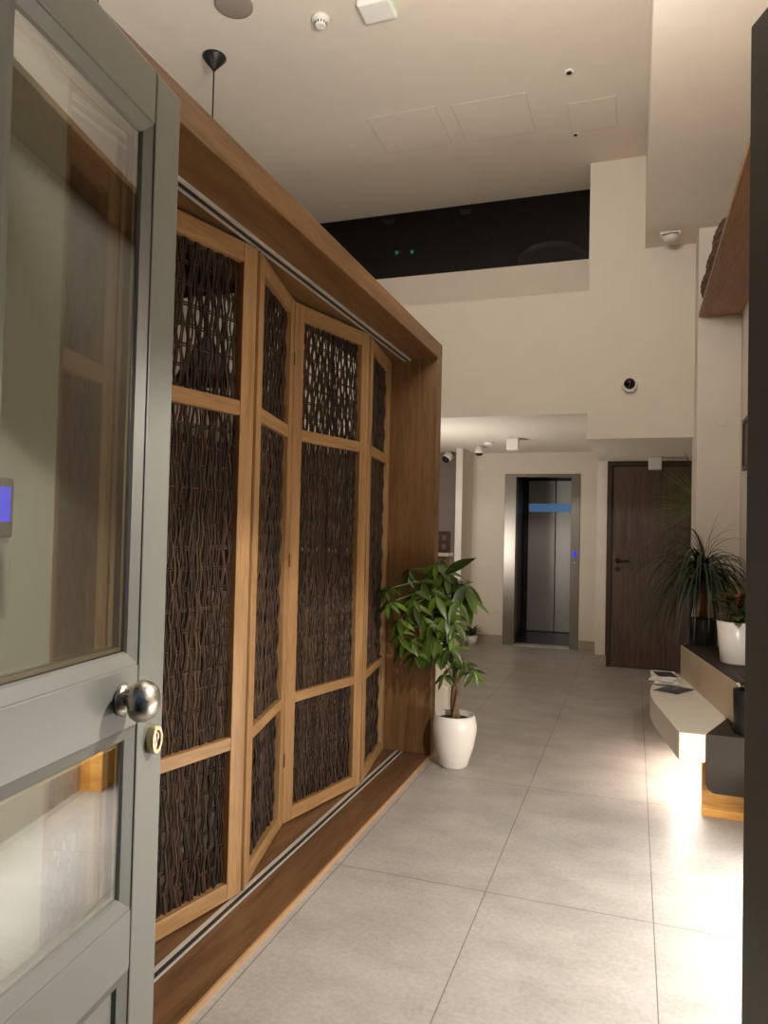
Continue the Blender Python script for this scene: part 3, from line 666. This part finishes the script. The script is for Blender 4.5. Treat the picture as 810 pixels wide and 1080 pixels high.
for (x, y, z, L) in HUBS:
    h = Vector(Lc(x, y, z)); t_ = min(1, max(0.25, (z-0.36)/0.75)); a = axp(t_)
    mid = a.lerp(h, 0.5)+Vector((0, 0, 0.05))
    st.tube([a, a.lerp(mid, 0.6), mid, mid.lerp(h, 0.6), h], [0.0042, 0.0036, 0.0032, 0.003, 0.0028], 6)
    out_ = (h-a); out_.z = 0; out_ = out_.normalized() if out_.length > 0.01 else Vector((1, 0, 0))
    nrm = (Vector((0, 0, 1))+out_*0.55+Vector((0, -0.45, 0))).normalized()
    e1 = nrm.cross(Vector((0, 0, 1)) if abs(nrm.z) < 0.95 else Vector((1, 0, 0))).normalized(); e2 = nrm.cross(e1)
    k_ = rng.choice((5, 6, 6, 7)); ph = rng.uniform(0, 6.28)
    for i in range(k_):
        ang = ph+2*math.pi*i/k_*0.93+rng.uniform(-.12, .12)
        d = (e1*math.cos(ang)+e2*math.sin(ang)-nrm*rng.uniform(0.1, 0.55)).normalized()
        l = L*rng.uniform(0.78, 1.15)*(0.8 if d.z > 0.3 else 1.0)
        leafblade(fo, h, d, nrm, l, l*rng.uniform(0.25, 0.33), rng.uniform(0.35, 0.9), 6, 0.25)
# a few long single leaves the photo shows
for (x, y, z), d, L, w in (((-1.06, 4.2, 1.15), (0.75, -0.1, 0.55), 0.22, 0.06), ((-0.93, 4.2, 1.04), (0.22, -0.1, -1), 0.20, 0.065), ((-0.93, 4.18, 1.05), (0.9, -0.1, -0.55), 0.20, 0.025), ((-1.10, 4.1, 0.80), (-0.3, -0.2, -1), 0.22, 0.07), ((-1.09, 4.1, 0.79), (0.35, -0.2, -1), 0.20, 0.07)):
    leafblade(fo, Lc(x, y, z), d, (0, -1, 0.4), L, w, 0.3, 7, 0.2)
# leaves stop at the face of the last screen panel
fo.v = [(max(x, -1.38-(y+4.29-3.713)*0.1464+0.012+1.005) if y+4.29 < 4.37 else x, y, z) for x, y, z in fo.v]
fo.build('foliage', LEAF, mt, fix=False); st.build('stems', STEMM, mt)

# small plant in a white pot by the lobby wall
sp = thing('small_potted_plant', (-1.90, 8.95, 0), 'small leafy plant in a white pot on the floor by the lobby wall', 'potted plant')
potlathe([(0.055, 0), (0.075, 0.12), (0.070, 0.12), (0.066, 0.10), (0.001, 0.10)], 24).build('pot', CERAM, sp)
mbl = MB()
for a in range(16):
    an = a*2.4; leafblade(mbl, (0, 0, 0.1), (math.cos(an), math.sin(an), 1.2+0.5*(a % 3)), (0, 0, 1), 0.22, 0.05, 1.2, 6, 0.2)
mbl.build('foliage', LEAFK, sp, fix=False)

# ponytail palm in the black planter on the white plinth
pp = thing('ponytail_palm', (0.465, 5.60, 0.602), 'dark arching strap leaved plant in a black planter by the column', 'potted plant')
potlathe([(0.085, 0.012), (0.095, 0.03), (0.100, 0.225), (0.094, 0.228), (0.090, 0.20), (0.001, 0.20)], 36).build('planter', BLACKPL, pp)
for a in range(4): MB().tube([(0.08*math.cos(a*1.57+.4), 0.08*math.sin(a*1.57+.4), 0), (0.07*math.cos(a*1.57+.4), 0.07*math.sin(a*1.57+.4), 0.03)], 0.004, 6).build('leg', BLACK, pp)
potlathe([(0.091, 0.198), (0.091, 0.206), (0.001, 0.212)], 24).build('soil', SOIL, pp)
MB().tube([(0, 0, 0.19), (0.005, 0, 0.30), (0.0, 0, 0.42), (-0.005, 0, 0.56)], [0.035, 0.022, 0.018, 0.022], 12).build('trunk', BARKO, pp)
fo = MB(); rng = random.Random(9)
for i in range(210):
    a = rng.uniform(0, 2*math.pi); el_ = rng.uniform(0.15, 1.45)
    d = Vector((math.cos(a)*math.cos(el_), math.sin(a)*math.cos(el_)*0.8-0.12, math.sin(el_)))
    L = rng.uniform(0.42, 0.80)*(1.0 if math.cos(a) < 0.3 else 0.66)
    leafblade(fo, (rng.uniform(-.02, .02), rng.uniform(-.02, .02), rng.uniform(0.50, 0.58)), d, (0, 0, 1) if abs(d.z) < 0.9 else (1, 0, 0), L, rng.uniform(0.016, 0.028), rng.uniform(2.2, 3.4), 13, 0.3, sharp=True)
fo.v = [(min(x, 0.262), min(y, 0.325), max(z, 0.085)) for x, y, z in fo.v]
fo.build('foliage', LEAFD, pp, fix=False)

# palm behind the column
pa = thing('fan_palm', (0.20, 7.15, 0), 'olive fan palm frond showing in front of the brown door at the column edge', 'palm')
pa.location = (0.60, 7.1, 0)
potlathe([(0.06, 0), (0.085, 0.24), (0.079, 0.24), (0.075, 0.21), (0.001, 0.21)], 28).build('pot', BLACKPL, pa)
MB().tube([(0, 0, 0.2), (0.01, 0, 0.8), (0.01, 0.0, 1.30), (0.0, 0, 1.70)], [0.016, 0.012, 0.010, 0.007], 10).build('trunk', BARK, pa)
fo = MB(); rng = random.Random(3)
for i in range(26):
    a = R(70+i*5.4); leafblade(fo, (0.0, 0.0, 1.68), (math.cos(a), -0.15, math.sin(a)), (0, -1, 0.1), rng.uniform(0.42, 0.56), 0.024, 0.25, 6, 0.4, sharp=True)
fo.v = [(x, y, min(z, 2.19)) for x, y, z in fo.v]
fo.v = [(min(x, 0.28), y, z) for x, y, z in fo.v]
fo.build('foliage', LEAFP, pa, fix=False)

# kalanchoe in a white pot on the upper tier
ka = thing('kalanchoe', (0.580, 4.75, 0.664), 'flowering plant with orange red blooms in a white pot on the beige tier', 'potted plant')
potlathe([(0.082, 0.0), (0.088, 0.008), (0.110, 0.245), (0.104, 0.248), (0.098, 0.22), (0.001, 0.22)], 40).build('pot', CERAM, ka)
potlathe([(0.1, 0.218), (0.1, 0.226), (0.001, 0.232)], 24).build('soil', SOIL, ka)
fo = MB(); rng = random.Random(4)
for i in range(70):
    a = rng.uniform(0, 6.28); r_ = rng.uniform(0.0, 0.070); e = rng.uniform(0.45, 1.35)
    leafblade(fo, (r_*math.cos(a), r_*math.sin(a), 0.235+rng.uniform(0, 0.13)), (math.cos(a)*math.cos(e), math.sin(a)*math.cos(e), math.sin(e)), (0, 0, 1), rng.uniform(0.08, 0.125), rng.uniform(0.05, 0.07), 0.9, 5, 0.2)
fo.v = [(min(x, 0.128), y, z) for x, y, z in fo.v]
fo.build('foliage', LEAFK, ka, fix=False)
for i in range(16):
    a = i*2.4; r_ = 0.10*math.sqrt((i+0.5)/16); zc = 0.385+rng.uniform(-0.012, 0.025); fl = MB()
    for m_ in range(4):
        ox, oy = rng.uniform(-.016, .016), rng.uniform(-.016, .016)
        for k in range(4):
            b_ = k*1.57+a+m_; leafblade(fl, (r_*math.cos(a)+ox, r_*math.sin(a)+oy, zc), (math.cos(b_), math.sin(b_), 0.5), (0, 0, 1), 0.014, 0.011, 0.3, 2, 0.1)
    fl.tube([(0.4*r_*math.cos(a), 0.4*r_*math.sin(a), 0.24), (r_*math.cos(a), r_*math.sin(a), zc)], 0.0016, 5)
    fl.build('flower_head', PETAL, ka, fix=False)

# succulent in the small black pot on the taupe block
su = thing('succulent', (0.548, 3.995, 0.4415), 'small dark succulent in a black pot on the taupe block', 'potted plant')
potlathe([(0.066, 0.0), (0.070, 0.006), (0.074, 0.21), (0.069, 0.214), (0.066, 0.195), (0.001, 0.195)], 36).build('pot', BLACKPL, su)
fo = MB(); rng = random.Random(8)
for i in range(60):
    a = rng.uniform(0, 6.28); r_ = rng.uniform(0, 0.05); e = rng.uniform(0.3, 1.4)
    leafblade(fo, (r_*math.cos(a), r_*math.sin(a), 0.195+rng.uniform(0, 0.05)), (math.cos(a)*math.cos(e), math.sin(a)*math.cos(e), math.sin(e)), (0, 0, 1), rng.uniform(0.04, 0.075), 0.018, 0.5, 4, 0.3)
fo.build('foliage', island('grey succulent leaf', [(70, 66, 58), (96, 92, 82), (48, 46, 40)], 0.5), su, fix=False)

# papers on the seat
rng = random.Random(2)
z = 0.4415
plabs = ['bottom newspaper of the stack on the pale bench seat', 'second newspaper from the bottom of the stack on the bench seat', 'third newspaper of the stack on the bench seat', 'fourth newspaper of the stack, fanned toward the lift', 'topmost pale newspaper of the stack on the bench seat']
for i in range(5):
    t = thing('newspaper', (0.203+rng.uniform(-.012, .010), 5.17+rng.uniform(-.03, .03), z), plabs[i], 'newspaper', 'newspapers stacked on the bench', R(-2+rng.uniform(-9, 12)))
    th = 0.009
    pg = MB()
    for k in range(3):
        dx = rng.uniform(-.006, .006); pg.box(-0.076+dx, 0.076+dx, -0.13, 0.13, k*th/3+0.0003, (k+1)*th/3)
    pg.build('pages', PAPER, t)
    z += th
t = thing('magazine', (0.246, 4.90, 0.4415), 'dark covered magazine lying on the pale seat in front of the newspapers', 'magazine', None, R(-28))
bx(-0.078, 0.078, -0.115, 0.115, 0.0008, 0.006).build('pages', PAPER, t); bx(-0.079, 0.079, -0.116, 0.116, 0.006, 0.0075).build('cover', GLOSSD, t)
t = thing('magazine', (0.205, 5.18, z), 'dark covered magazine lying on top of the newspaper stack', 'magazine', None, R(12))
bx(-0.06, 0.06, -0.09, 0.09, 0.0002, 0.004).build('pages', PAPER, t); bx(-0.06, 0.06, -0.09, 0.09, 0.004, 0.005).build('cover', GLOSSD, t)

# ------------------------------------------------------------------ shelf with baskets, picture, wall lamp, intercom
sh = thing('wall_shelf', (0.6, 3.5, 3.07), 'long oak shelf high on the right wall under the bulkhead', 'shelf')
bx(-0.158, 0.14, -2.5, 2.44, 0, 0.035).build('board', SHELFM, sh, 0.003)
for y in (-1.6, 0, 1.6): bx(0.10, 0.139, y-0.015, y+0.015, 0.035, 0.10).build('bracket', SHELFM, sh)
bl_ = ['dark woven basket on the high shelf, the one nearest the column', 'dark woven basket on the high shelf, middle of three', 'dark woven basket on the high shelf, farthest from the column']
for i in range(3):
    t = thing('basket', (0.583, 5.70-i*0.42, 3.105), bl_[i], 'basket', 'baskets on the high shelf')
    b = MB()
    for k in range(13):
        h_ = 0.012+k*0.0185; rr = 0.088+0.050*math.sin(math.pi*min(1, (k+2)/15))
        ring = [(rr*math.cos(2*math.pi*j/28)*(1+0.015*(-1)**(j+k)), 1.22*rr*math.sin(2*math.pi*j/28)*(1+0.015*(-1)**(j+k)), h_) for j in range(29)]
        b.tube(ring, 0.0115, 6, cap=False)
    b.build('weave', BASKET, t)
    MB().lathe([(0.09, 0.0), (0.11, 0.012)], n=28).build('bottom', BASKET, t)
t = thing('picture_frame', (XR, 5.40, 1.88), 'dark brown framed picture on the right wall seen nearly edge on', 'picture')
fr = MB(); fr.box(-0.022, 0, -0.30, 0.30, 0, 0.03); fr.box(-0.022, 0, -0.30, 0.30, 0.33, 0.36); fr.box(-0.022, 0, -0.30, -0.27, 0.03, 0.33); fr.box(-0.022, 0, 0.27, 0.30, 0.03, 0.33)
fr.build('frame', WALND, t, 0.002); bx(-0.010, 0, -0.27, 0.27, 0.03, 0.33).build('picture', plain('dark print', (90, 72, 64), 0.5, noise=0.3), t)
t = thing('wall_lamp', (XR, 1.75, 2.30), 'small black wall lamp on the right wall inside the entrance', 'wall lamp')
bx(-0.02, 0, -0.05, 0.05, -0.06, 0.08).build('wall_plate', BLACK, t, 0.003)
MB().tube([(-0.015, 0, 0.03), (-0.24, 0, 0.03)], 0.008, 8).build('arm', BLACK, t)
MB().lathe([(0.06, -0.03), (0.06, 0.03), (0.055, 0.035)], (-0.24, 0, 0.0), 'Z', 24).build('lamp_shade', BLACK, t)
ic = thing('intercom_phone', (-1.12, 1.004, 1.22), 'grey wall intercom handset with a blue screen seen through the front door glass', 'intercom')
bx(0, 0.022, -0.06, 0.055, 0.15, 0.262).build('body', plain('dark grey plastic', (52, 52, 54), 0.4), ic, 0.006)
bx(0.022, 0.0235, -0.045, 0.044, 0.180, 0.245).build('screen', SCREEN, ic)
bx(0, 0.018, -0.06, 0.050, 0.0, 0.15).build('base', plain('grey plastic', (120, 120, 116), 0.4), ic, 0.006)
hs = MB().tube([(0.03, 0.012, 0.135), (0.044, 0.012, 0.11), (0.046, 0.010, 0.07), (0.044, 0.008, 0.03), (0.03, 0.006, 0.012)], [0.016, 0.014, 0.012, 0.014, 0.016], 12)
hs.build('handset', plain('pale grey plastic', (176, 174, 168), 0.35), ic)
bt = MB()
for k in range(3): bt.box(0.018, 0.021, 0.036, 0.044, 0.10+k*0.014, 0.108+k*0.014)
bt.build('buttons', BLACK, ic)
